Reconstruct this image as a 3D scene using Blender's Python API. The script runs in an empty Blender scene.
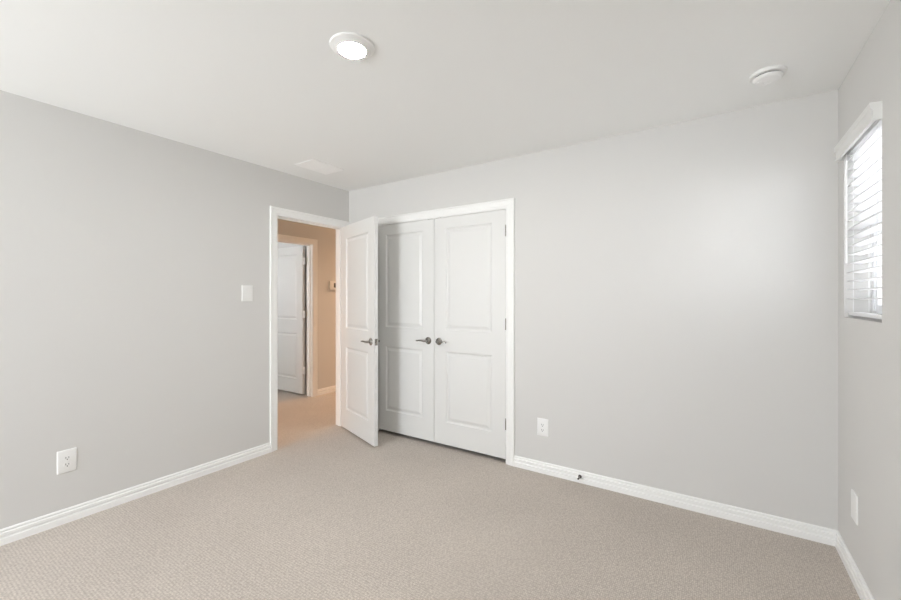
import bpy, bmesh, math, random
from mathutils import Vector, Matrix
R = math.radians
PI = math.pi
sc = bpy.context.scene
COL = sc.collection

# ------------------------------------------------------------------ dimensions (metres)
W = 3.751          # bedroom width  (x 0 .. W)
YF = -5.40         # front wall (behind the camera)
H = 2.44           # ceiling height
CAM = (3.205, -2.937, 1.325)
YAW = 33.353
FPX = 403.13       # focal length in pixels for a 901 px wide frame
V0 = 297.99        # horizon row

# ------------------------------------------------------------------ camera
cam = bpy.data.cameras.new('camera')
cam.sensor_fit = 'HORIZONTAL'
cam.sensor_width = 36.0
cam.lens = FPX * 36.0 / 901.0
cam.shift_y = (V0 - 300.0) / 901.0
cam.clip_start = 0.05
cam.clip_end = 200
co = bpy.data.objects.new('camera', cam)
co.location = CAM
co.rotation_euler = (R(90), 0, R(YAW))
COL.objects.link(co)
sc.camera = co

# ------------------------------------------------------------------ world, light, exposure
SKY = 4.4
wd = bpy.data.worlds.new('daylight')
sc.world = wd
wd.use_nodes = True
nt = wd.node_tree
nt.nodes.clear()
tc = nt.nodes.new('ShaderNodeTexCoord')
sep = nt.nodes.new('ShaderNodeSeparateXYZ')
mr = nt.nodes.new('ShaderNodeMapRange')
mr.inputs['From Min'].default_value = -0.06
mr.inputs['From Max'].default_value = 0.06
ramp = nt.nodes.new('ShaderNodeMixRGB')
ramp.inputs['Color1'].default_value = (0.985, 1.00, 1.025, 1)     # lower half set brighter than the sky, added to light the ceiling
ramp.inputs['Color2'].default_value = (0.78, 0.80, 0.85, 1)     # bright hazy sky
bg = nt.nodes.new('ShaderNodeBackground')
bg.inputs['Strength'].default_value = SKY
wo = nt.nodes.new('ShaderNodeOutputWorld')
nt.links.new(tc.outputs['Generated'], sep.inputs[0])
nt.links.new(sep.outputs['Z'], mr.inputs['Value'])
nt.links.new(mr.outputs[0], ramp.inputs['Fac'])
nt.links.new(ramp.outputs[0], bg.inputs['Color'])
nt.links.new(bg.outputs[0], wo.inputs[0])


def area(name, loc, rot, sx, sy, portal=True, power=0, color=(1, 1, 1), spread=180):
    l = bpy.data.lights.new(name, 'AREA')
    l.shape = 'RECTANGLE'
    l.size, l.size_y = sx, sy
    l.energy = power
    l.color = color
    l.spread = R(spread)
    if portal:
        l.cycles.is_portal = True
    o = bpy.data.objects.new(name, l)
    o.location = loc
    o.rotation_euler = rot
    COL.objects.link(o)
    return o


# window openings: right wall (seen), front wall (behind the camera, lights the room)
RW = dict(y0=-0.679, y1=-0.116, z0=1.227, z1=2.09, d=0.16)
FW = dict(x0=0.25, x1=1.65, z0=0.50, z1=2.12, d=0.16)
area('sky_portal', (W + 0.17, (RW['y0'] + RW['y1']) / 2, (RW['z0'] + RW['z1']) / 2), (0, R(90), 0), 0.86, 0.56)
NW = dict(x0=-3.3, x1=-2.5, z0=0.85, z1=2.09)   # unseen window added to light the door leaf across the hall
area('sky_portal', ((NW['x0'] + NW['x1']) / 2, -1.9 - 0.12, (NW['z0'] + NW['z1']) / 2), (R(90), 0, 0), 0.8, 1.24)
area('sky_portal', ((FW['x0'] + FW['x1']) / 2, YF - 0.17, (FW['z0'] + FW['z1']) / 2), (R(90), 0, 0), 1.4, 1.62)

sc.view_settings.view_transform = 'Standard'
sc.view_settings.look = 'None'
sc.view_settings.exposure = 2.60
sc.view_settings.gamma = 1.0
sc.view_settings.use_curve_mapping = False
sc.cycles.max_bounces = 16
sc.cycles.diffuse_bounces = 12
sc.cycles.transparent_max_bounces = 16

# ------------------------------------------------------------------ materials


def mat(name, col, rough=0.6, metal=0.0, bump=0.0, bscale=200.0, spec=0.5, var=0.0, vscale=3.0):
    m = bpy.data.materials.new(name)
    m.use_nodes = True
    t = m.node_tree
    b = t.nodes['Principled BSDF']
    b.inputs['Base Color'].default_value = (*col, 1)
    b.inputs['Roughness'].default_value = rough
    b.inputs['Metallic'].default_value = metal
    b.inputs['Specular IOR Level'].default_value = spec
    if bump or var:
        g = t.nodes.new('ShaderNodeNewGeometry')
    if bump:
        n = t.nodes.new('ShaderNodeTexNoise')
        n.inputs['Scale'].default_value = bscale
        n.inputs['Detail'].default_value = 3
        bn = t.nodes.new('ShaderNodeBump')
        bn.inputs['Strength'].default_value = bump
        bn.inputs['Distance'].default_value = 0.002
        t.links.new(g.outputs['Position'], n.inputs['Vector'])
        t.links.new(n.outputs['Fac'], bn.inputs['Height'])
        t.links.new(bn.outputs['Normal'], b.inputs['Normal'])
    if var:
        n2 = t.nodes.new('ShaderNodeTexNoise')
        n2.inputs['Scale'].default_value = vscale
        n2.inputs['Detail'].default_value = 2
        mx = t.nodes.new('ShaderNodeMixRGB')
        mx.inputs['Color1'].default_value = (*[c * (1 - var) for c in col], 1)
        mx.inputs['Color2'].default_value = (*[min(1, c * (1 + var)) for c in col], 1)
        t.links.new(g.outputs['Position'], n2.inputs['Vector'])
        t.links.new(n2.outputs['Fac'], mx.inputs['Fac'])
        t.links.new(mx.outputs[0], b.inputs['Base Color'])
    return m


def emat(name, col, strength):
    m = bpy.data.materials.new(name)
    m.use_nodes = True
    b = m.node_tree.nodes['Principled BSDF']
    b.inputs['Base Color'].default_value = (0.9, 0.9, 0.88, 1)
    b.inputs['Emission Color'].default_value = (*col, 1)
    b.inputs['Emission Strength'].default_value = strength
    return m


def glass_mat():
    m = bpy.data.materials.new('window_glass')
    m.use_nodes = True
    t = m.node_tree
    t.nodes.clear()
    o = t.nodes.new('ShaderNodeOutputMaterial')
    mx = t.nodes.new('ShaderNodeMixShader')
    tr = t.nodes.new('ShaderNodeBsdfTransparent')
    tr.inputs[0].default_value = (0.98, 0.99, 0.99, 1)
    gl = t.nodes.new('ShaderNodeBsdfGlossy')
    gl.inputs['Roughness'].default_value = 0.02
    fr = t.nodes.new('ShaderNodeFresnel')
    fr.inputs[0].default_value = 1.45
    t.links.new(fr.outputs[0], mx.inputs[0])
    t.links.new(tr.outputs[0], mx.inputs[1])
    t.links.new(gl.outputs[0], mx.inputs[2])
    t.links.new(mx.outputs[0], o.inputs[0])
    return m


def carpet_mat():
    m = bpy.data.materials.new('loop_carpet')
    m.use_nodes = True
    t = m.node_tree
    b = t.nodes['Principled BSDF']
    b.inputs['Roughness'].default_value = 1.0
    b.inputs['Specular IOR Level'].default_value = 0.1
    b.inputs['Sheen Weight'].default_value = 0.15
    b.inputs['Sheen Roughness'].default_value = 0.6
    g = t.nodes.new('ShaderNodeNewGeometry')
    v = t.nodes.new('ShaderNodeTexVoronoi')
    v.inputs['Scale'].default_value = 125
    v.inputs['Randomness'].default_value = 0.4
    n = t.nodes.new('ShaderNodeTexNoise')
    n.inputs['Scale'].default_value = 120
    n.inputs['Detail'].default_value = 4
    n2 = t.nodes.new('ShaderNodeTexNoise')
    n2.inputs['Scale'].default_value = 1.7
    n2.inputs['Detail'].default_value = 2
    mp = t.nodes.new('ShaderNodeMapping')
    mp.inputs['Scale'].default_value = (1.0, 0.62, 1.0)     # loops tufted in rows
    t.links.new(g.outputs['Position'], mp.inputs['Vector'])
    t.links.new(mp.outputs[0], v.inputs['Vector'])
    for q in (n, n2):
        t.links.new(g.outputs['Position'], q.inputs['Vector'])
    c = t.nodes.new('ShaderNodeValToRGB')
    c.color_ramp.elements[0].position = 0.05
    c.color_ramp.elements[0].color = (*CARPET_A, 1)
    c.color_ramp.elements[1].position = 0.62
    c.color_ramp.elements[1].color = (*CARPET_B, 1)
    t.links.new(v.outputs['Distance'], c.inputs['Fac'])
    mx = t.nodes.new('ShaderNodeMixRGB')
    mx.blend_type = 'MULTIPLY'
    mx.inputs['Fac'].default_value = 1.0
    r2 = t.nodes.new('ShaderNodeMapRange')
    r2.inputs['From Min'].default_value = 0.3
    r2.inputs['From Max'].default_value = 0.7
    r2.inputs['To Min'].default_value = 0.86
    r2.inputs['To Max'].default_value = 1.10
    t.links.new(n.outputs['Fac'], r2.inputs['Value'])
    t.links.new(c.outputs[0], mx.inputs['Color1'])
    t.links.new(r2.outputs[0], mx.inputs['Color2'])
    mx2 = t.nodes.new('ShaderNodeMixRGB')
    mx2.blend_type = 'MULTIPLY'
    mx2.inputs['Fac'].default_value = 1.0
    r3 = t.nodes.new('ShaderNodeMapRange')
    r3.inputs['From Min'].default_value = 0.35
    r3.inputs['From Max'].default_value = 0.65
    r3.inputs['To Min'].default_value = 0.97
    r3.inputs['To Max'].default_value = 1.03
    t.links.new(n2.outputs['Fac'], r3.inputs['Value'])
    t.links.new(mx.outputs[0], mx2.inputs['Color1'])
    t.links.new(r3.outputs[0], mx2.inputs['Color2'])
    t.links.new(mx2.outputs[0], b.inputs['Base Color'])
    bn = t.nodes.new('ShaderNodeBump')
    bn.invert = True
    bn.inputs['Strength'].default_value = 0.35
    bn.inputs['Distance'].default_value = 0.004
    t.links.new(v.outputs['Distance'], bn.inputs['Height'])
    t.links.new(bn.outputs['Normal'], b.inputs['Normal'])
    return m


CARPET_A = (0.67, 0.608, 0.545)
CARPET_B = (0.43, 0.380, 0.333)
M = dict(
    wall=mat('greige_wall_paint', (0.655, 0.648, 0.632), 0.75, bump=0.10, bscale=160, spec=0.25),
    ceil=mat('ceiling_paint', (0.86, 0.865, 0.855), 0.9, bump=0.10, bscale=140, spec=0.2),
    trim=mat('white_trim_paint', (0.88, 0.88, 0.87), 0.35),
    door=mat('white_door_paint', (0.735, 0.735, 0.72), 0.38, bump=0.03, bscale=300),
    plastic=mat('white_plastic', (0.83, 0.83, 0.82), 0.35),
    vinyl=mat('white_vinyl', (0.82, 0.83, 0.84), 0.4),
    ventpaint=mat('white_vent_enamel', (0.93, 0.93, 0.925), 0.4),
    valance=mat('off_white_valance', (0.76, 0.76, 0.745), 0.5),
    slat=mat('white_blind_slat', (0.78, 0.78, 0.785), 0.4),
    nickel=mat('satin_nickel', (0.37, 0.355, 0.33), 0.2, metal=1.0, var=0.05, vscale=40),
    darkmetal=mat('dark_bronze_metal', (0.09, 0.08, 0.07), 0.4, metal=0.8),
    rubber=mat('white_rubber', (0.75, 0.74, 0.72), 0.7),
    slot=mat('dark_slot', (0.03, 0.03, 0.03), 0.6),
    grey=mat('grey_screen', (0.05, 0.045, 0.04), 0.3),
    render=mat('pale_render', (0.72, 0.71, 0.70), 0.9, bump=0.3, bscale=60),
    gravel=mat('added_gravel', (0.44, 0.435, 0.43), 0.95, bump=0.6, bscale=40, var=0.3, vscale=30),
    closet=mat('closet_paint', (0.50, 0.49, 0.47), 0.9, spec=0.1),
    lens=emat('lamp_lens', (1.0, 0.99, 0.97), 78.0),
    hlens=emat('hall_lamp_lens', (1.0, 0.60, 0.34), 3.0),
    glass=glass_mat(),
    carpet=carpet_mat(),
)

# ------------------------------------------------------------------ helpers


def obj(name, bm, m, parent=None, smooth=False, label=None, cat=None, kind=None, group=None, angle=None):
    bmesh.ops.recalc_face_normals(bm, faces=bm.faces)
    me = bpy.data.meshes.new(name)
    if smooth:
        for f in bm.faces:
            f.smooth = True
    bm.to_mesh(me)
    bm.free()
    if smooth:
        try:
            me.set_sharp_from_angle(angle=R(angle or 35))
        except Exception:
            pass
    o = bpy.data.objects.new(name, me)
    for mm in (m if isinstance(m, (list, tuple)) else [m]):
        me.materials.append(mm)
    COL.objects.link(o)
    if parent:
        o.parent = parent
    tag(o, label, cat, kind, group)
    return o


def tag(o, label=None, cat=None, kind=None, group=None):
    for k, v in (('label', label), ('category', cat), ('kind', kind), ('group', group)):
        if v:
            o[k] = v
    return o


def empty(name, loc, rotz=0, label=None, cat=None, group=None, kind=None):
    o = bpy.data.objects.new(name, None)
    o.empty_display_size = 0.1
    o.location = loc
    o.rotation_euler = (0, 0, rotz)
    COL.objects.link(o)
    return tag(o, label, cat, kind, group)


def B():
    return bmesh.new()


def box(bm, x0, x1, y0, y1, z0, z1, bev=0.0):
    g = bmesh.ops.create_cube(bm, size=1.0)
    vs = g['verts']
    for v in vs:
        v.co = Vector(((x0 + x1) / 2 + v.co.x * (x1 - x0), (y0 + y1) / 2 + v.co.y * (y1 - y0), (z0 + z1) / 2 + v.co.z * (z1 - z0)))
    if bev:
        es = list({e for v in vs for e in v.link_edges})
        bmesh.ops.bevel(bm, geom=es, offset=bev, segments=2, affect='EDGES', profile=0.5)
    return bm


def sweep(bm, pts_rows, close_profile=True, caps=True):
    """pts_rows: list of rows of 3D points, consecutive rows are bridged"""
    rows = [[bm.verts.new(p) for p in row] for row in pts_rows]
    n = len(rows[0])
    for a, b in zip(rows[:-1], rows[1:]):
        for i in range(n if close_profile else n - 1):
            j = (i + 1) % n
            bm.faces.new((a[i], a[j], b[j], b[i]))
    if caps:
        bm.faces.new(rows[0])
        bm.faces.new(list(reversed(rows[-1])))
    return bm


def lathe(bm, prof, seg=48, axis='Z', org=(0, 0, 0)):
    """prof: list of (r, h) ; closed where r == 0"""
    rings = []
    o = Vector(org)
    for r, h in prof:
        if r < 1e-6:
            p = {'Z': (0, 0, h), 'Y': (0, h, 0), 'X': (h, 0, 0)}[axis]
            rings.append([bm.verts.new(o + Vector(p))])
        else:
            ring = []
            for k in range(seg):
                a = 2 * PI * k / seg
                c, s = r * math.cos(a), r * math.sin(a)
                p = {'Z': (c, s, h), 'Y': (c, h, s), 'X': (h, c, s)}[axis]
                ring.append(bm.verts.new(o + Vector(p)))
            rings.append(ring)
    for a, b in zip(rings[:-1], rings[1:]):
        for k in range(seg):
            j = (k + 1) % seg
            if len(a) == 1 and len(b) == 1:
                continue
            if len(a) == 1:
                bm.faces.new((a[0], b[j], b[k]))
            elif len(b) == 1:
                bm.faces.new((a[k], a[j], b[0]))
            else:
                bm.faces.new((a[k], a[j], b[j], b[k]))
    return bm


def tube(bm, pts, radii, seg=12, flat=1.0):
    """tube through 3D pts; flat squashes the section vertically"""
    rows = []
    P = [Vector(p) for p in pts]
    for i, p in enumerate(P):
        d = (P[min(i + 1, len(P) - 1)] - P[max(i - 1, 0)]).normalized()
        up = Vector((0, 0, 1)) if abs(d.z) < 0.9 else Vector((0, 1, 0))
        a = d.cross(up).normalized()
        b = a.cross(d).normalized()
        r = radii[i] if isinstance(radii, (list, tuple)) else radii
        rows.append([p + a * (r * math.cos(2 * PI * k / seg)) + b * (r * flat * math.sin(2 * PI * k / seg)) for k in range(seg)])
    return sweep(bm, rows)


# baseboard profile: (depth from wall, height)
BB = [(0.0, 0.0), (0.0155, 0.0), (0.0155, 0.0330), (0.0145, 0.0350), (0.0060, 0.0365), (0.0050, 0.0400), (0.0060, 0.0440), (0.0125, 0.0475), (0.0135, 0.0500),
      (0.0135, 0.0620), (0.0125, 0.0640), (0.0062, 0.0655), (0.0055, 0.0685), (0.0085, 0.0715), (0.0092, 0.0760), (0.0072, 0.0815), (0.0040, 0.0840), (0.0, 0.0840)]


def baseboard(bm, p0, p1, nrm, m0=0, m1=0):
    """straight run from p0 to p1 (xy), nrm = into the room; m0/m1 = mitre at an inside corner"""
    d = (Vector(p1) - Vector(p0)).normalized()
    n = Vector(nrm)
    rows = []
    for p, mi, sg in ((Vector(p0), m0, 1), (Vector(p1), m1, -1)):
        rows.append([(p.x + n.x * t + d.x * t * mi * sg, p.y + n.y * t + d.y * t * mi * sg, z) for t, z in BB])
    return sweep(bm, rows)


# casing profile: (offset outward from inner edge, depth from wall)
CW = 0.0695
CP = [(0.0, 0.0), (0.0, 0.0075), (0.003, 0.0095), (0.014, 0.0100), (0.0165, 0.0120), (0.022, 0.0140), (0.0245, 0.0125), (0.0275, 0.0120),
      (0.046, 0.0150), (0.050, 0.0150), (0.053, 0.0125), (0.0555, 0.0130), (0.059, 0.0175), (0.0665, 0.0180), (CW, 0.0155), (CW, 0.0)]


def casing(bm, axis, at, nrm, u0, u1, z1):
    rows = []
    for cu, cz, su, sz in ((u0, 0, -1, 0), (u0, z1, -1, 1), (u1, z1, 1, 1), (u1, 0, 1, 0)):
        row = []
        for o, d in CP:
            u, z, w = cu + su * o, cz + sz * o, at + nrm * d
            row.append((w, u, z) if axis == 'X' else (u, w, z))
        rows.append(row)
    return sweep(bm, rows)


def struct(name, bm, m, parent=None, label=None, smooth=False, cat=None):
    return obj(name, bm, m, parent, smooth=smooth, label=label, cat=cat if not parent else None, kind='structure' if not parent else None)


# ------------------------------------------------------------------ the shell
T = 0.115
DL = dict(y0=-0.822, y1=-0.075, z1=2.047)      # bedroom doorway in the left wall
CL = dict(x0=0.387, x1=1.802, z1=2.038)        # closet opening in the back wall
HX = -1.31                                     # far wall of the hall
HD = dict(y0=-0.235, y1=0.555, z1=2.038)        # doorway in the hall's far wall
HY0, HY1 = -2.6, 3.0
RX = -3.9                                      # far room beyond the hall

bm = B()
box(bm, RX - 0.1, W + 0.2, YF - 0.2, 3.2, -0.12, 0.0)
struct('floor', bm, M['carpet'], label='beige loop-pile carpet floor of the empty bedroom running out into the hall', cat='floor')

bm = B()
box(bm, RX - 0.1, W + 0.2, YF - 0.2, 3.2, H, H + 0.12)
struct('ceiling', bm, M['ceil'], label='smooth off-white flat ceiling over the bedroom', cat='ceiling')

bm = B()
box(bm, -T, 0, YF - 0.16, DL['y0'] - 0.018, 0, H)
box(bm, -T, 0, DL['y1'] + 0.018, HY1, 0, H)
box(bm, -T, 0, DL['y0'] - 0.018, DL['y1'] + 0.018, DL['z1'] + 0.018, H)
struct('wall_left', bm, M['wall'], label='light greige left wall with the doorway to the hall', cat='wall')

bm = B()
box(bm, 0, CL['x0'] - 0.018, 0, T, 0, H)
box(bm, CL['x1'] + 0.018, W, 0, T, 0, H)
box(bm, CL['x0'] - 0.018, CL['x1'] + 0.018, 0, T, CL['z1'] + 0.018, H)
struct('wall_back', bm, M['wall'], label='light greige back wall around the closet double doors', cat='wall')

bm = B()
d = RW['d']
box(bm, W, W + d, YF - 0.16, RW['y0'], 0, H)
box(bm, W, W + d, RW['y1'], T, 0, H)
box(bm, W, W + d, RW['y0'], RW['y1'], 0, RW['z0'])
box(bm, W, W + d, RW['y0'], RW['y1'], RW['z1'], H)
struct('wall_right', bm, M['wall'], label='light greige right wall with the small window opening', cat='wall')

bm = B()
box(bm, 0, FW['x0'], YF - 0.16, YF, 0, H)
box(bm, FW['x1'], W, YF - 0.16, YF, 0, H)
box(bm, FW['x0'], FW['x1'], YF - 0.16, YF, 0, FW['z0'])
box(bm, FW['x0'], FW['x1'], YF - 0.16, YF, FW['z1'], H)
struct('wall_front', bm, M['wall'], label='light greige front wall with the large window, facing the closet', cat='wall')

# closet interior
bm = B()
box(bm, 0.0, W, 0.75, 0.80, 0, H)
box(bm, 0.0, 0.05, T, 0.75, 0, H)
box(bm, 2.1, 2.15, T, 0.75, 0, H)
struct('wall_closet', bm, M['closet'], label='plain painted inner walls of the closet behind the double doors', cat='wall')

# unseen pale wall, added to cut the daylight reaching the small window
bm = B()
box(bm, W + 2.6, W + 2.8, -3.4, 6.0, -0.4, 3.0)
obj('light_block_wall', bm, M['render'], None, label='unseen pale rendered wall added outside the small window to temper its daylight', cat='light blocker', kind='structure')

bm = B()  # unseen gravel slab, added to dim the undersides of the slats
box(bm, W + 0.2, W + 2.6, -7.0, 6.0, -0.5, -0.4)
obj('ground', bm, M['gravel'], None, label='unseen gravel slab added outside the small window to dim the blind slats', cat='ground', kind='structure')

# hall and the room beyond
bm = B()
box(bm, HX - T, HX, HY0, HD['y0'] - 0.018, 0, H)
box(bm, HX - T, HX, HD['y1'] + 0.018, HY1, 0, H)
box(bm, HX - T, HX, HD['y0'] - 0.018, HD['y1'] + 0.018, HD['z1'] + 0.018, H)
struct('wall_hall', bm, M['wall'], label='greige hall wall lit warm tan, seen through the bedroom doorway', cat='wall')
bm = B()
box(bm, HX - T, -T, HY0 - 0.1, HY0, 0, H)
box(bm, HX - T, -T, HY1, HY1 + 0.1, 0, H)
struct('wall_hall_ends', bm, M['wall'], label='greige end walls closing the hall', cat='wall')
bm = B()
box(bm, RX, HX - T, 0.60, 0.70, 0, H)
box(bm, RX - 0.1, RX, -1.9, 0.70, 0, H)
box(bm, RX, NW['x0'], -2.0, -1.9, 0, H)
box(bm, NW['x1'], HX - T, -2.0, -1.9, 0, H)
box(bm, NW['x0'], NW['x1'], -2.0, -1.9, 0, NW['z0'])
box(bm, NW['x0'], NW['x1'], -2.0, -1.9, NW['z1'], H)
struct('wall_room_across', bm, M['wall'], label='greige walls of the room across the hall', cat='wall')

# ------------------------------------------------------------------ baseboards
bm = B()
baseboard(bm, (0, YF), (0, DL['y0'] - 0.005 - CW), (1, 0), 1, 0)
struct('baseboard_left', bm, M['trim'], label='white moulded baseboard along the left wall', cat='baseboard')
bm = B()
baseboard(bm, (CL['x1'] + 0.006 + CW, 0), (W, 0), (0, -1), 0, 1)
baseboard(bm, (0.012, 0), (CL['x0'] - 0.006 - CW, 0), (0, -1), 0, 0)
struct('baseboard_back', bm, M['trim'], label='white moulded baseboard along the back wall right of the closet', cat='baseboard')
bm = B()
baseboard(bm, (W, 0), (W, YF), (-1, 0), 1, 1)
struct('baseboard_right', bm, M['trim'], label='white moulded baseboard along the right wall under the window', cat='baseboard')
bm = B()
baseboard(bm, (0, YF), (W, YF), (0, 1), 1, 1)
struct('baseboard_front', bm, M['trim'], label='white moulded baseboard along the front wall behind the viewpoint', cat='baseboard')
bm = B()
baseboard(bm, (HX, HY1), (HX, HD['y1'] + 0.005 + CW), (1, 0), 0, 0)
baseboard(bm, (HX, HY0), (HX, HD['y0'] - 0.005 - CW), (1, 0), 0, 0)
struct('baseboard_hall', bm, M['trim'], label='white moulded baseboard on the warm-lit hall wall', cat='baseboard')

# ------------------------------------------------------------------ door frames (casing + jamb)


def jamb_x(name, x_lo, x_hi, y0, y1, z1, stop_x, label):
    """opening in a wall whose plane is x = const"""
    bm = B()
    box(bm, x_lo, x_hi, y0 - 0.018, y0, 0, z1 + 0.018)
    box(bm, x_lo, x_hi, y1, y1 + 0.018, 0, z1 + 0.018)
    box(bm, x_lo, x_hi, y0, y1, z1, z1 + 0.018)
    sa, sb = stop_x
    box(bm, sa, sb, y0, y0 + 0.011, 0, z1)
    box(bm, sa, sb, y1 - 0.011, y1, 0, z1)
    box(bm, sa, sb, y0 + 0.011, y1 - 0.011, z1 - 0.011, z1)
    return bm


bm = jamb_x('trim_1', -T - 0.001, 0.001, DL['y0'], DL['y1'], DL['z1'], (-0.075, -0.038), '')
t1 = struct('trim_1', bm, M['trim'], label='white door frame around the open bedroom doorway', cat='door frame')
bm = B()
casing(bm, 'X', 0.0, 1, DL['y0'] - 0.005, DL['y1'] + 0.005, DL['z1'] + 0.001)
obj('casing', bm, M['trim'], t1, smooth=True)
bm = B()
casing(bm, 'X', -T, -1, DL['y0'] - 0.005, DL['y1'] + 0.005, DL['z1'] + 0.001)
obj('casing', bm, M['trim'], t1, smooth=True)
bm = B()
box(bm, -0.030, -0.006, DL['y0'] - 0.0005, DL['y0'] + 0.0015, 0.90, 0.96)
obj('strike_plate', bm, M['nickel'], t1)

bm = B()
x0, x1, z1 = CL['x0'], CL['x1'], CL['z1']
box(bm, x0 - 0.018, x0, -0.001, T, 0, z1 + 0.018)
box(bm, x1, x1 + 0.018, -0.001, T, 0, z1 + 0.018)
box(bm, x0, x1, -0.001, T, z1, z1 + 0.018)
box(bm, x0, x0 + 0.011, 0.042, 0.075, 0, z1)
box(bm, x1 - 0.011, x1, 0.042, 0.075, 0, z1)
box(bm, x0 + 0.011, x1 - 0.011, 0.042, 0.075, z1 - 0.011, z1)
t2 = struct('trim_2', bm, M['trim'], label='white frame around the closet double doors', cat='door frame')
bm = B()
casing(bm, 'Y', 0.0, -1, x0 - 0.006, x1 + 0.006, z1 + 0.006)
obj('casing', bm, M['trim'], t2, smooth=True)

bm = jamb_x('trim_3', HX - T - 0.001, HX + 0.001, HD['y0'], HD['y1'], HD['z1'], (HX - T + 0.038, HX - T + 0.075), '')
t3 = struct('trim_3', bm, M['trim'], label='white door frame on the far hall wall, seen through the bedroom doorway', cat='door frame')
bm = B()
casing(bm, 'X', HX, 1, HD['y0'] - 0.005, HD['y1'] + 0.005, HD['z1'] + 0.006)
obj('casing', bm, M['trim'], t3, smooth=True)

# ------------------------------------------------------------------ doors
# leaf in local space: x 0 (hinge) .. w, y 0 .. -t  (front face y=-t), z 0..h


def leaf_bm(w, h, t, stile=0.124, zs=(0.195, 0.820, 1.008, 1.905)):
    bm = B()
    xs = [0, stile, w - stile, w]
    zz = [0, zs[0], zs[1], zs[2], zs[3], h]
    rings = [(0.0, 0.0), (0.003, 0.0035), (0.008, 0.0085), (0.014, 0.0105), (0.020, 0.0105), (0.025, 0.0085), (0.042, 0.0025), (0.046, 0.0020)]
    for side in (0, 1):
        def P(x, z, d):
            return (x, -t + d if side == 0 else -d, z)
        cache = {}

        def V(x, z, d):
            k = (round(x, 5), round(z, 5), round(d, 5))
            if k not in cache:
                cache[k] = bm.verts.new(P(x, z, d))
            return cache[k]
        for i in range(3):
            for j in range(5):
                if i == 1 and j in (1, 3):
                    a0, a1, b0, b1 = xs[1], xs[2], zz[j], zz[j + 1]
                    for (o0, d0), (o1, d1) in zip(rings[:-1], rings[1:]):
                        q0 = [(a0 + o0, b0 + o0), (a1 - o0, b0 + o0), (a1 - o0, b1 - o0), (a0 + o0, b1 - o0)]
                        q1 = [(a0 + o1, b0 + o1), (a1 - o1, b0 + o1), (a1 - o1, b1 - o1), (a0 + o1, b1 - o1)]
                        for k in range(4):
                            l = (k + 1) % 4
                            bm.faces.new((V(*q0[k], d0), V(*q0[l], d0), V(*q1[l], d1), V(*q1[k], d1)))
                    o, dd = rings[-1]
                    bm.faces.new((V(a0 + o, b0 + o, dd), V(a1 - o, b0 + o, dd), V(a1 - o, b1 - o, dd), V(a0 + o, b1 - o, dd)))
                else:
                    bm.faces.new((V(xs[i], zz[j], 0), V(xs[i + 1], zz[j], 0), V(xs[i + 1], zz[j + 1], 0), V(xs[i], zz[j + 1], 0)))
    # edges of the slab
    def rim(a, b):
        pa = [bm.verts.new(a[0]), bm.verts.new(a[1]), bm.verts.new(b[1]), bm.verts.new(b[0])]
        bm.faces.new(pa)
    rim(((0, 0, 0), (0, -t, 0)), ((0, 0, h), (0, -t, h)))
    rim(((w, 0, 0), (w, -t, 0)), ((w, 0, h), (w, -t, h)))
    rim(((0, 0, 0), (0, -t, 0)), ((w, 0, 0), (w, -t, 0)))
    rim(((0, 0, h), (0, -t, h)), ((w, 0, h), (w, -t, h)))
    bmesh.ops.remove_doubles(bm, verts=bm.verts, dist=0.0002)
    return bm


def lever(parent, x, z, ysurf, ny, dirx, label=None):
    """lever handle on a leaf: rose on the surface, lever pointing along dirx"""
    bm = B()
    y = ysurf
    pts = [(x, y + ny * 0.004, z), (x, y + ny * 0.030, z), (x + dirx * 0.004, y + ny * 0.044, z), (x + dirx * 0.018, y + ny * 0.050, z),
           (x + dirx * 0.045, y + ny * 0.051, z + 0.003), (x + dirx * 0.075, y + ny * 0.050, z + 0.002), (x + dirx * 0.100, y + ny * 0.047, z - 0.002), (x + dirx * 0.108, y + ny * 0.046, z - 0.003)]
    tube(bm, pts, [0.0105, 0.0100, 0.0105, 0.0100, 0.0085, 0.0075, 0.0070, 0.0035], 14)
    hd = obj('door_handle', bm, M['nickel'], parent, smooth=True, label=label, angle=60)
    bm = B()
    lathe(bm, [(0, 0.0), (0.0325, 0.0), (0.0330, ny * 0.004), (0.0300, ny * 0.008), (0.0220, ny * 0.012), (0.0150, ny * 0.016), (0.0130, ny * 0.020), (0, ny * 0.020)], 36, 'Y', (x, y, z))
    obj('rose', bm, M['nickel'], hd, smooth=True, angle=30)
    return hd


def hinge(parent, x, y, z, sx=1):
    bm = B()
    lathe(bm, [(0, -0.047), (0.004, -0.046), (0.0050, -0.044), (0.0050, 0.044), (0.004, 0.046), (0, 0.047)], 14, 'Z', (x, y, z))
    for k in (-0.0265, -0.009, 0.009, 0.0265):
        lathe(bm, [(0.0048, k - 0.0008), (0.0055, k - 0.0004), (0.0055, k + 0.0004), (0.0048, k + 0.0008)], 14, 'Z', (x, y, z))
    return obj('hinge', bm, M['nickel'], parent, smooth=True, label='satin nickel hinge knuckle')


def door(name, w, h, loc, rotz, label, kind='structure'):
    o = obj(name, leaf_bm(w, h, 0.035), M['door'], None, label=label, cat='door', kind=kind)
    o.location = loc
    o.rotation_euler = (0, 0, rotz)
    return o


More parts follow.
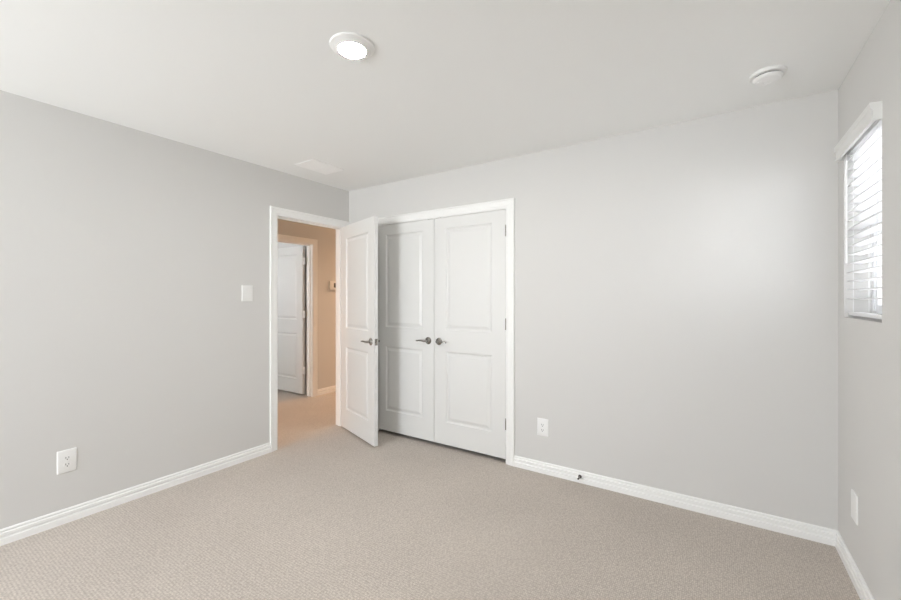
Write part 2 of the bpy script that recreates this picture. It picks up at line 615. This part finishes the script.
# bedroom door: hinged at the far jamb, swung about 71 degrees into the room
# leaf local +x runs from hinge to free edge; front face (y=-t) is the hall side face turned to the viewer
d1 = door('door_1', 0.738, 2.031, (0.010, DL['y1'] + 0.004, 0.017), R(-90 + 71), 'white two-panel door standing open into the bedroom in front of the closet')
lever(d1, 0.738 - 0.062, 0.918, -0.035, -1, -1, 'satin nickel lever handle')
lever(d1, 0.738 - 0.062, 0.918, 0.0, 1, -1, 'satin nickel lever handle')
bm = B()
box(bm, 0.7375, 0.7395, -0.030, -0.005, 0.889, 0.947)
lp = obj('latch_plate', bm, M['nickel'], d1, label='satin nickel latch plate on the edge')
bm = B()
sweep(bm, [[(0.739, -0.024, zz), (0.739, -0.011, zz), (0.749, -0.022, zz)] for zz in (0.911, 0.925)])
obj('latch_bolt', bm, M['nickel'], lp)
for z in (0.28, 1.08, 1.83):
    hinge(d1, -0.004, 0.005, z)

# closet pair
LW = (CL['x1'] - CL['x0'] - 0.010) / 2
d2 = door('door_2', LW, 2.000, (CL['x0'] + 0.003, 0.037, 0.035), 0, 'left white two-panel closet door, partly hidden behind the open door')
lever(d2, LW - 0.062, 0.904, -0.035, -1, -1, 'satin nickel lever handle')
for z in (0.28, 1.08, 1.83):
    hinge(d2, -0.001, -0.040, z)
d3 = door('door_3', LW, 2.000, (CL['x0'] + 0.007 + LW, 0.037, 0.035), 0, 'right white two-panel closet door, fully visible beside the bare wall')
lever(d3, 0.052, 0.904, -0.035, -1, 1, 'satin nickel lever handle')
for z in (0.28, 1.08, 1.83):
    hinge(d3, LW + 0.0015, -0.0362, z)
for dd, xx in ((d2, LW - 0.045), (d3, 0.045)):
    bm = B()
    box(bm, xx - 0.028, xx + 0.028, -0.033, -0.012, 1.9995, 2.0035)
    lathe(bm, [(0.006, 2.003), (0.005, 2.006), (0, 2.007)], 12, 'Z', (xx, -0.0225, 0))
    obj('ball_catch', bm, M['nickel'], dd, label='small metal catch on the top edge')

# door of the room across the hall, standing open 90 degrees against that room's side wall
d4 = door('door_4', 0.770, 2.010, (HX - T - 0.030, HD['y1'] - 0.006 + 0.000, 0.022), R(180), 'white two-panel door of the room across the hall, open and seen through the bedroom doorway')
d4.rotation_euler = (0, 0, R(180))
d4.location = (HX - T - 0.040, HD['y1'] - 0.037, 0.022)
for z in (0.32, 1.08, 1.80):
    bm = B()
    box(bm, -0.041, 0.0, -0.009, -0.006, z - 0.048, z + 0.048)
    lathe(bm, [(0, z - 0.049), (0.006, z - 0.048), (0.006, z + 0.048), (0, z + 0.049)], 12, 'Z', (-0.020, -0.012, 0))
    obj('hinge', bm, M['trim'], d4, smooth=True, label='pale hinge bridging the gap at the jamb')

# ------------------------------------------------------------------ windows


def window_unit(name, axis, at, u0, u1, z0, z1, sign, label, depth=0.055):
    """vinyl single hung window; axis X: wall plane x=at"""
    def bx(bm, a, b, c, d_, e, f, bev=0.0):
        # a,b along u ; c,d_ depth (outward) ; e,f z
        if axis == 'X':
            lo, hi = sorted((at + sign * c, at + sign * d_))
            box(bm, lo, hi, a, b, e, f, bev)
        else:
            lo, hi = sorted((at + sign * c, at + sign * d_))
            box(bm, a, b, lo, hi, e, f, bev)
    fw = 0.035
    bm = B()
    bx(bm, u0, u0 + fw, 0, depth, z0, z1)
    bx(bm, u1 - fw, u1, 0, depth, z0, z1)
    bx(bm, u0 + fw, u1 - fw, 0, depth, z0, z0 + fw)
    bx(bm, u0 + fw, u1 - fw, 0, depth, z1 - fw, z1)
    w = obj(name, bm, M['vinyl'], None, label=label, cat='window', kind='structure')
    zm = (z0 + z1) / 2
    for (a, b, dd) in ((z0 + fw, zm + 0.012, 0.008), (zm - 0.012, z1 - fw, 0.030)):
        s = 0.028
        bm = B()
        bx(bm, u0 + fw, u0 + fw + s, dd, dd + 0.020, a, b)
        bx(bm, u1 - fw - s, u1 - fw, dd, dd + 0.020, a, b)
        bx(bm, u0 + fw + s, u1 - fw - s, dd, dd + 0.020, a, a + s)
        bx(bm, u0 + fw + s, u1 - fw - s, dd, dd + 0.020, b - s, b)
        sh = obj('sash', bm, M['vinyl'], w)
        bm = B()
        bx(bm, u0 + fw + s, u1 - fw - s, dd + 0.008, dd + 0.012, a + s, b - s)
        obj('pane', bm, M['glass'], sh)
    return w


window_unit('window_1', 'X', W + 0.100, RW['y0'], RW['y1'], RW['z0'], RW['z1'], 1, 'small white vinyl window behind the blind in the right wall')
window_unit('window_2', 'Y', YF - 0.100, FW['x0'], FW['x1'], FW['z0'], FW['z1'], -1, 'large white vinyl window in the front wall, behind the viewpoint')

window_unit('fill_window', 'Y', -1.94, NW['x0'], NW['x1'], NW['z0'], NW['z1'], -1, 'white vinyl window added to the room across the hall for daylight, out of view')  # added out of view so daylight falls on the open leaf

# ------------------------------------------------------------------ window blind
bl = empty('window_blind', (W + 0.034, (RW['y0'] + RW['y1']) / 2, RW['z1']), 0, 'white horizontal slat blind with a moulded valance on the small right window', 'blind')
ox, oy, oz = bl.location


def rel(bm):
    bmesh.ops.translate(bm, verts=bm.verts, vec=(-ox, -oy, -oz))
    return bm


ya, yb = RW['y0'] + 0.006, RW['y1'] - 0.006
bm = B()
box(bm, W + 0.010, W + 0.060, ya, yb, 2.045, 2.088, 0.002)
obj('headrail', rel(bm), M['slat'], bl)
# valance: crown-like front with returns, standing proud of the wall
VP = [(0.012, 2.030), (0.032, 2.030), (0.034, 2.040), (0.030, 2.044), (0.031, 2.060), (0.034, 2.074), (0.037, 2.078), (0.038, 2.100), (0.026, 2.102), (0.024, 2.062), (0.020, 2.044)]
VP = [(0.018, 2.028), (0.030, 2.028), (0.031, 2.038), (0.027, 2.042), (0.027, 2.066), (0.030, 2.074), (0.035, 2.078), (0.036, 2.100), (0.018, 2.100)]
bm = B()
va, vb = -0.684, -0.098
sweep(bm, [[(W - dd, yy, z) for dd, z in VP] for yy in (va, vb)])
# returns
for yy, s in ((va, 1), (vb, -1)):
    a, b = sorted((yy, yy + s * 0.012))
    box(bm, W - 0.0185, W + 0.0, a, b, 2.029, 2.0995)
obj('valance', rel(bm), M['valance'], bl)


def slat_bm():
    bm = B()
    n = 6
    rows = []
    for yy in (ya - oy, yb - oy):
        top, bot = [], []
        for i in range(n + 1):
            s = -0.025 + 0.05 * i / n
            c = 0.0022 * (1 - (s / 0.025) ** 2)
            top.append((s, yy, c + 0.0023))
            bot.append((s, yy, c - 0.0023))
        rows.append(top + bot[::-1])
    sweep(bm, rows)
    return bm


SP = 0.0435
tilt = R(3)
s0 = obj('slat', slat_bm(), M['slat'], bl, smooth=True)
n_slat = 17
zt = 2.018
for i in range(n_slat):
    s = s0 if i == 0 else s0.copy()
    if i:
        COL.objects.link(s)
        s.parent = bl
    s.location = (W + 0.034 - ox, 0, zt - i * SP - oz)
    s.rotation_euler = (0, tilt, 0)
zb = zt - n_slat * SP + 0.008
bm = B()
box(bm, W + 0.014, W + 0.064, ya, yb, RW['z0'] + 0.012, RW['z0'] + 0.028, 0.003)
obj('bottom_rail', rel(bm), M['slat'], bl)
for yy in (ya + 0.10, yb - 0.10):
    bm = B()
    for xx in (W + 0.0125, W + 0.0665):
        tube(bm, [(xx, yy, 2.045), (xx, yy, RW['z0'] + 0.03)], 0.0012, 6)
    obj('ladder_cord', rel(bm), M['slat'], bl)
bm = B()
tube(bm, [(W + 0.004, yb - 0.022, 2.05), (W + 0.003, yb - 0.022, 2.02), (W + 0.003, yb - 0.022, 1.50)], [0.0015, 0.0035, 0.0042], 8)
obj('tilt_wand', rel(bm), M['plastic'], bl, label='thin white tilt wand')

# ------------------------------------------------------------------ ceiling light
cl = empty('ceiling_light', (1.86, -1.685, H), 0, 'round white flush disc light switched on, on the bedroom ceiling', 'ceiling light')
bm = B()
lathe(bm, [(0, 0), (0.0965, 0), (0.0965, -0.004), (0.0940, -0.0075), (0.086, -0.010), (0.0650, -0.0185), (0.0600, -0.0205), (0.0590, -0.0190), (0.0590, -0.012), (0, -0.012)], 64)
obj('trim_ring', bm, M['plastic'], cl, smooth=True, angle=25)
bm = B()
lathe(bm, [(0, -0.0125), (0.0585, -0.0125), (0.0585, -0.0190), (0.046, -0.0212), (0.025, -0.0222), (0, -0.0225)], 48)
obj('lens', bm, M['lens'], cl, smooth=True, label='glowing white lens')

for ly, power, lab in ((-2.15, 2.6, 'round warm disc light on the hall ceiling, to the left of the bedroom doorway'),
                       (2.20, 5.2, 'round warm disc light added at the far right end of the hall ceiling, out of view')):  # second lamp, added out of view to light the hall wall
    hl = empty('hall_ceiling_light', (-0.69, ly, H), 0, lab, 'ceiling light', group='hall ceiling lights')
    bm = B()
    lathe(bm, [(0, 0), (0.0965, 0), (0.0965, -0.004), (0.086, -0.010), (0.0665, -0.0205), (0.0655, -0.012), (0, -0.012)], 48)
    obj('trim_ring', bm, M['plastic'], hl, smooth=True, angle=25)
    bm = B()
    lathe(bm, [(0, -0.0125), (0.0650, -0.0125), (0.0650, -0.0190), (0.050, -0.0212), (0, -0.0225)], 48)
    obj('lens', bm, M['hlens'], hl, smooth=True, label='glowing warm lens')
    area('hall_lamp_light', (-0.69, ly, H - 0.026), (0, 0, 0), 0.12, 0.12, False, power, (1.0, 0.64, 0.40), 150)

# ------------------------------------------------------------------ smoke detector
sd = empty('smoke_detector', (3.420, -0.400, H), 0, 'round white smoke detector on the ceiling near the window corner', 'smoke detector')
bm = B()
lathe(bm, [(0, 0), (0.074, 0), (0.075, -0.003), (0.0745, -0.013), (0.0710, -0.0165), (0.060, -0.0170), (0, -0.0170)], 56)
obj('base', bm, M['plastic'], sd, smooth=True, angle=30)
bm = B()
lathe(bm, [(0.0, -0.0165), (0.0555, -0.0165), (0.0555, -0.0215), (0, -0.0215)], 48)
obj('sensing_slot', bm, M['slot'], sd, smooth=True, angle=30, label='dark vent slot')
bm = B()
lathe(bm, [(0, -0.0210), (0.0600, -0.0210), (0.0615, -0.0240), (0.0590, -0.0310), (0.0520, -0.0375), (0.0380, -0.0410), (0.0190, -0.0425), (0.0180, -0.0412), (0.0165, -0.0425), (0, -0.0432)], 56)
obj('cover', bm, M['plastic'], sd, smooth=True, angle=25)
bm = B()
lathe(bm, [(0, -0.040), (0.008, -0.040), (0.0075, -0.0425), (0, -0.0430)], 20, 'Z', (-0.036, -0.008, 0.001))
obj('test_button', bm, M['plastic'], sd, smooth=True)

# ------------------------------------------------------------------ ceiling vent
VX0, VX1, VY0, VY1 = 0.272, 0.508, -0.845, -0.520
cv = empty('ceiling_vent', ((VX0 + VX1) / 2, (VY0 + VY1) / 2, H), 0, 'rectangular white louvred air vent on the ceiling above the open door', 'vent')
hx, hy = (VX1 - VX0) / 2, (VY1 - VY0) / 2
FPV = [(0.0, 0.0), (0.0, -0.0045), (0.0020, -0.0060), (0.0225, -0.0066), (0.0245, -0.0060), (0.0245, 0.0)]
bm = B()
rows = []
for sx, sy in ((-1, -1), (1, -1), (1, 1), (-1, 1)):
    rows.append([(sx * (hx - o), sy * (hy - o), z) for o, z in FPV])
rows.append(rows[0])
sweep(bm, rows, caps=False)
bmesh.ops.remove_doubles(bm, verts=bm.verts, dist=1e-5)
obj('frame', bm, M['ventpaint'], cv)
bm = B()
box(bm, -hx + 0.0245, hx - 0.0245, -hy + 0.0245, hy - 0.0245, -0.0010, 0)
obj('damper', bm, M['ventpaint'], cv, label='closed white damper behind the louvres')
bm = B()
sweep(bm, [[(0.0064, yy, -0.0036), (0.0058, yy, -0.0028), (-0.0064, yy, -0.0048), (-0.0058, yy, -0.0056)] for yy in (-hy + 0.0245, hy - 0.0245)])
lv0 = obj('louvre', bm, M['ventpaint'], cv)
nl = 16
for i in range(nl):
    l = lv0 if i == 0 else lv0.copy()
    if i:
        COL.objects.link(l)
        l.parent = cv
    l.location = (-hx + 0.0245 + (i + 0.5) * (2 * hx - 0.049) / nl, 0, 0)
bm = B()
box(bm, -hx + 0.0245, hx - 0.0245, -0.003, 0.003, -0.0066, -0.0040)
obj('centre_bar', bm, M['ventpaint'], cv)

# ------------------------------------------------------------------ wall plates
# built facing -y (front at negative y), origin at plate centre on the wall surface


def plate_bm(w=0.088, h=0.134, t=0.0062):
    bm = B()
    rings = [(0, 0.0), (0, -0.0025), (0.0015, -0.0048), (0.0050, -t)]
    rows = []
    for o, y in rings:
        a, b, c = w / 2 - o, h / 2 - o, 0.004
        pts = []
        for cx, cz, a0 in ((a - c, b - c, 0), (-a + c, b - c, 90), (-a + c, -b + c, 180), (a - c, -b + c, 270)):
            for k in range(5):
                an = R(a0 + k * 22.5)
                pts.append((cx + c * math.cos(an), y, cz + c * math.sin(an)))
        rows.append(pts)
    sweep(bm, rows)
    return bm


def outlet(loc, rotz, label):
    o = empty('wall_outlet', loc, rotz, label, 'electrical outlet')
    obj('cover_plate', plate_bm(), M['plastic'], o, smooth=True, angle=40)
    for s in (1, -1):
        cz = s * 0.0195
        bm = B()
        seg = 28
        rows = []
        for y in (-0.0055, -0.0082):
            pts = []
            for k in range(seg):
                an = 2 * PI * k / seg
                x, z = 0.0172 * math.cos(an), 0.0172 * math.sin(an)
                z = max(-0.0138, min(0.0138, z))
                pts.append((x, y, cz + z))
            rows.append(pts)
        sweep(bm, rows)
        r = obj('socket', bm, M['plastic'], o)
        bm = B()
        box(bm, -0.0078, -0.0052, -0.0086, -0.0078, cz - 0.0030, cz + 0.0075)
        box(bm, 0.0052, 0.0078, -0.0086, -0.0078, cz - 0.0030, cz + 0.0065)
        lathe(bm, [(0, -0.0078), (0.0030, -0.0078), (0.0030, -0.0086), (0, -0.0086)], 14, 'Y', (0, 0, cz - 0.0085))
        obj('slot', bm, M['slot'], r, label='dark plug slots')
    bm = B()
    lathe(bm, [(0, -0.006), (0.0035, -0.006), (0.0033, -0.0072), (0, -0.0078)], 16, 'Y')
    obj('screw', bm, M['plastic'], o, smooth=True)
    return o


outlet((0.0, -2.193, 0.362), R(90), 'white duplex outlet low on the left wall')
outlet((2.109, 0.0, 0.345), 0, 'white duplex outlet low on the back wall just right of the closet')
bp = empty('blank_wall_plate', (W, -0.314, 0.345), R(-90), 'plain white cover plate low on the right wall, seen edge-on below the window', 'wall plate')
obj('cover_plate', plate_bm(0.092, 0.134), M['plastic'], bp, smooth=True, angle=40)
for z in (0.042, -0.042):
    bm = B()
    lathe(bm, [(0, -0.006), (0.003, -0.006), (0.0028, -0.0070), (0, -0.0074)], 14, 'Y', (0, 0, z))
    obj('screw', bm, M['plastic'], bp, smooth=True)

sw = empty('light_switch', (0.0, -1.095, 1.364), R(90), 'white rocker light switch on the left wall beside the doorway', 'light switch')
obj('cover_plate', plate_bm(0.092, 0.132), M['plastic'], sw, smooth=True, angle=40)
bm = B()
sweep(bm, [[(x, -0.0055, 0.0335), (x, -0.0100, 0.0335), (x, -0.0070, 0.0), (x, -0.0062, -0.0335), (x, -0.0055, -0.0335)] for x in (-0.0165, 0.0165)])
obj('rocker', bm, M['plastic'], sw)
for z in (0.048, -0.048):
    bm = B()
    lathe(bm, [(0, -0.006), (0.003, -0.006), (0.0028, -0.0070), (0, -0.0074)], 14, 'Y', (0, 0, z))
    obj('screw', bm, M['plastic'], sw, smooth=True)

# ------------------------------------------------------------------ thermostat in the hall
th = empty('thermostat', (HX, 0.905, 1.502), R(90), 'small pale thermostat with a dark screen on the warm hall wall', 'thermostat')
bm = B()
box(bm, -0.072, 0.072, -0.024, 0, -0.060, 0.060, 0.005)
obj('housing', bm, M['plastic'], th, smooth=True)
bm = B()
box(bm, -0.006, 0.040, -0.0250, -0.0235, -0.030, 0.034)
obj('screen', bm, M['grey'], th, label='dark display')

# ------------------------------------------------------------------ spring door stop
ds = empty('door_stop', (2.392, -0.0125, 0.046), 0, 'tiny dark metal door stop sticking out of the back wall baseboard', 'door stop')
bm = B()
lathe(bm, [(0, 0.0), (0.0125, 0.0), (0.0125, -0.003), (0.008, -0.006), (0.006, -0.010), (0, -0.010)], 20, 'Y')
obj('base', bm, M['darkmetal'], ds, smooth=True, angle=40)
bm = B()
pts = []
for k in range(0, 9 * 12 + 1):
    a = 2 * PI * k / 12
    pts.append((0.0048 * math.cos(a), -0.008 - 0.034 * k / 108, 0.0048 * math.sin(a)))
tube(bm, pts, 0.0016, 6)
obj('spring', bm, M['nickel'], ds, smooth=True)
bm = B()
lathe(bm, [(0, -0.040), (0.0055, -0.040), (0.0062, -0.043), (0.0058, -0.050), (0.004, -0.052), (0, -0.052)], 20, 'Y')
obj('tip', bm, M['darkmetal'], ds, smooth=True, angle=40)
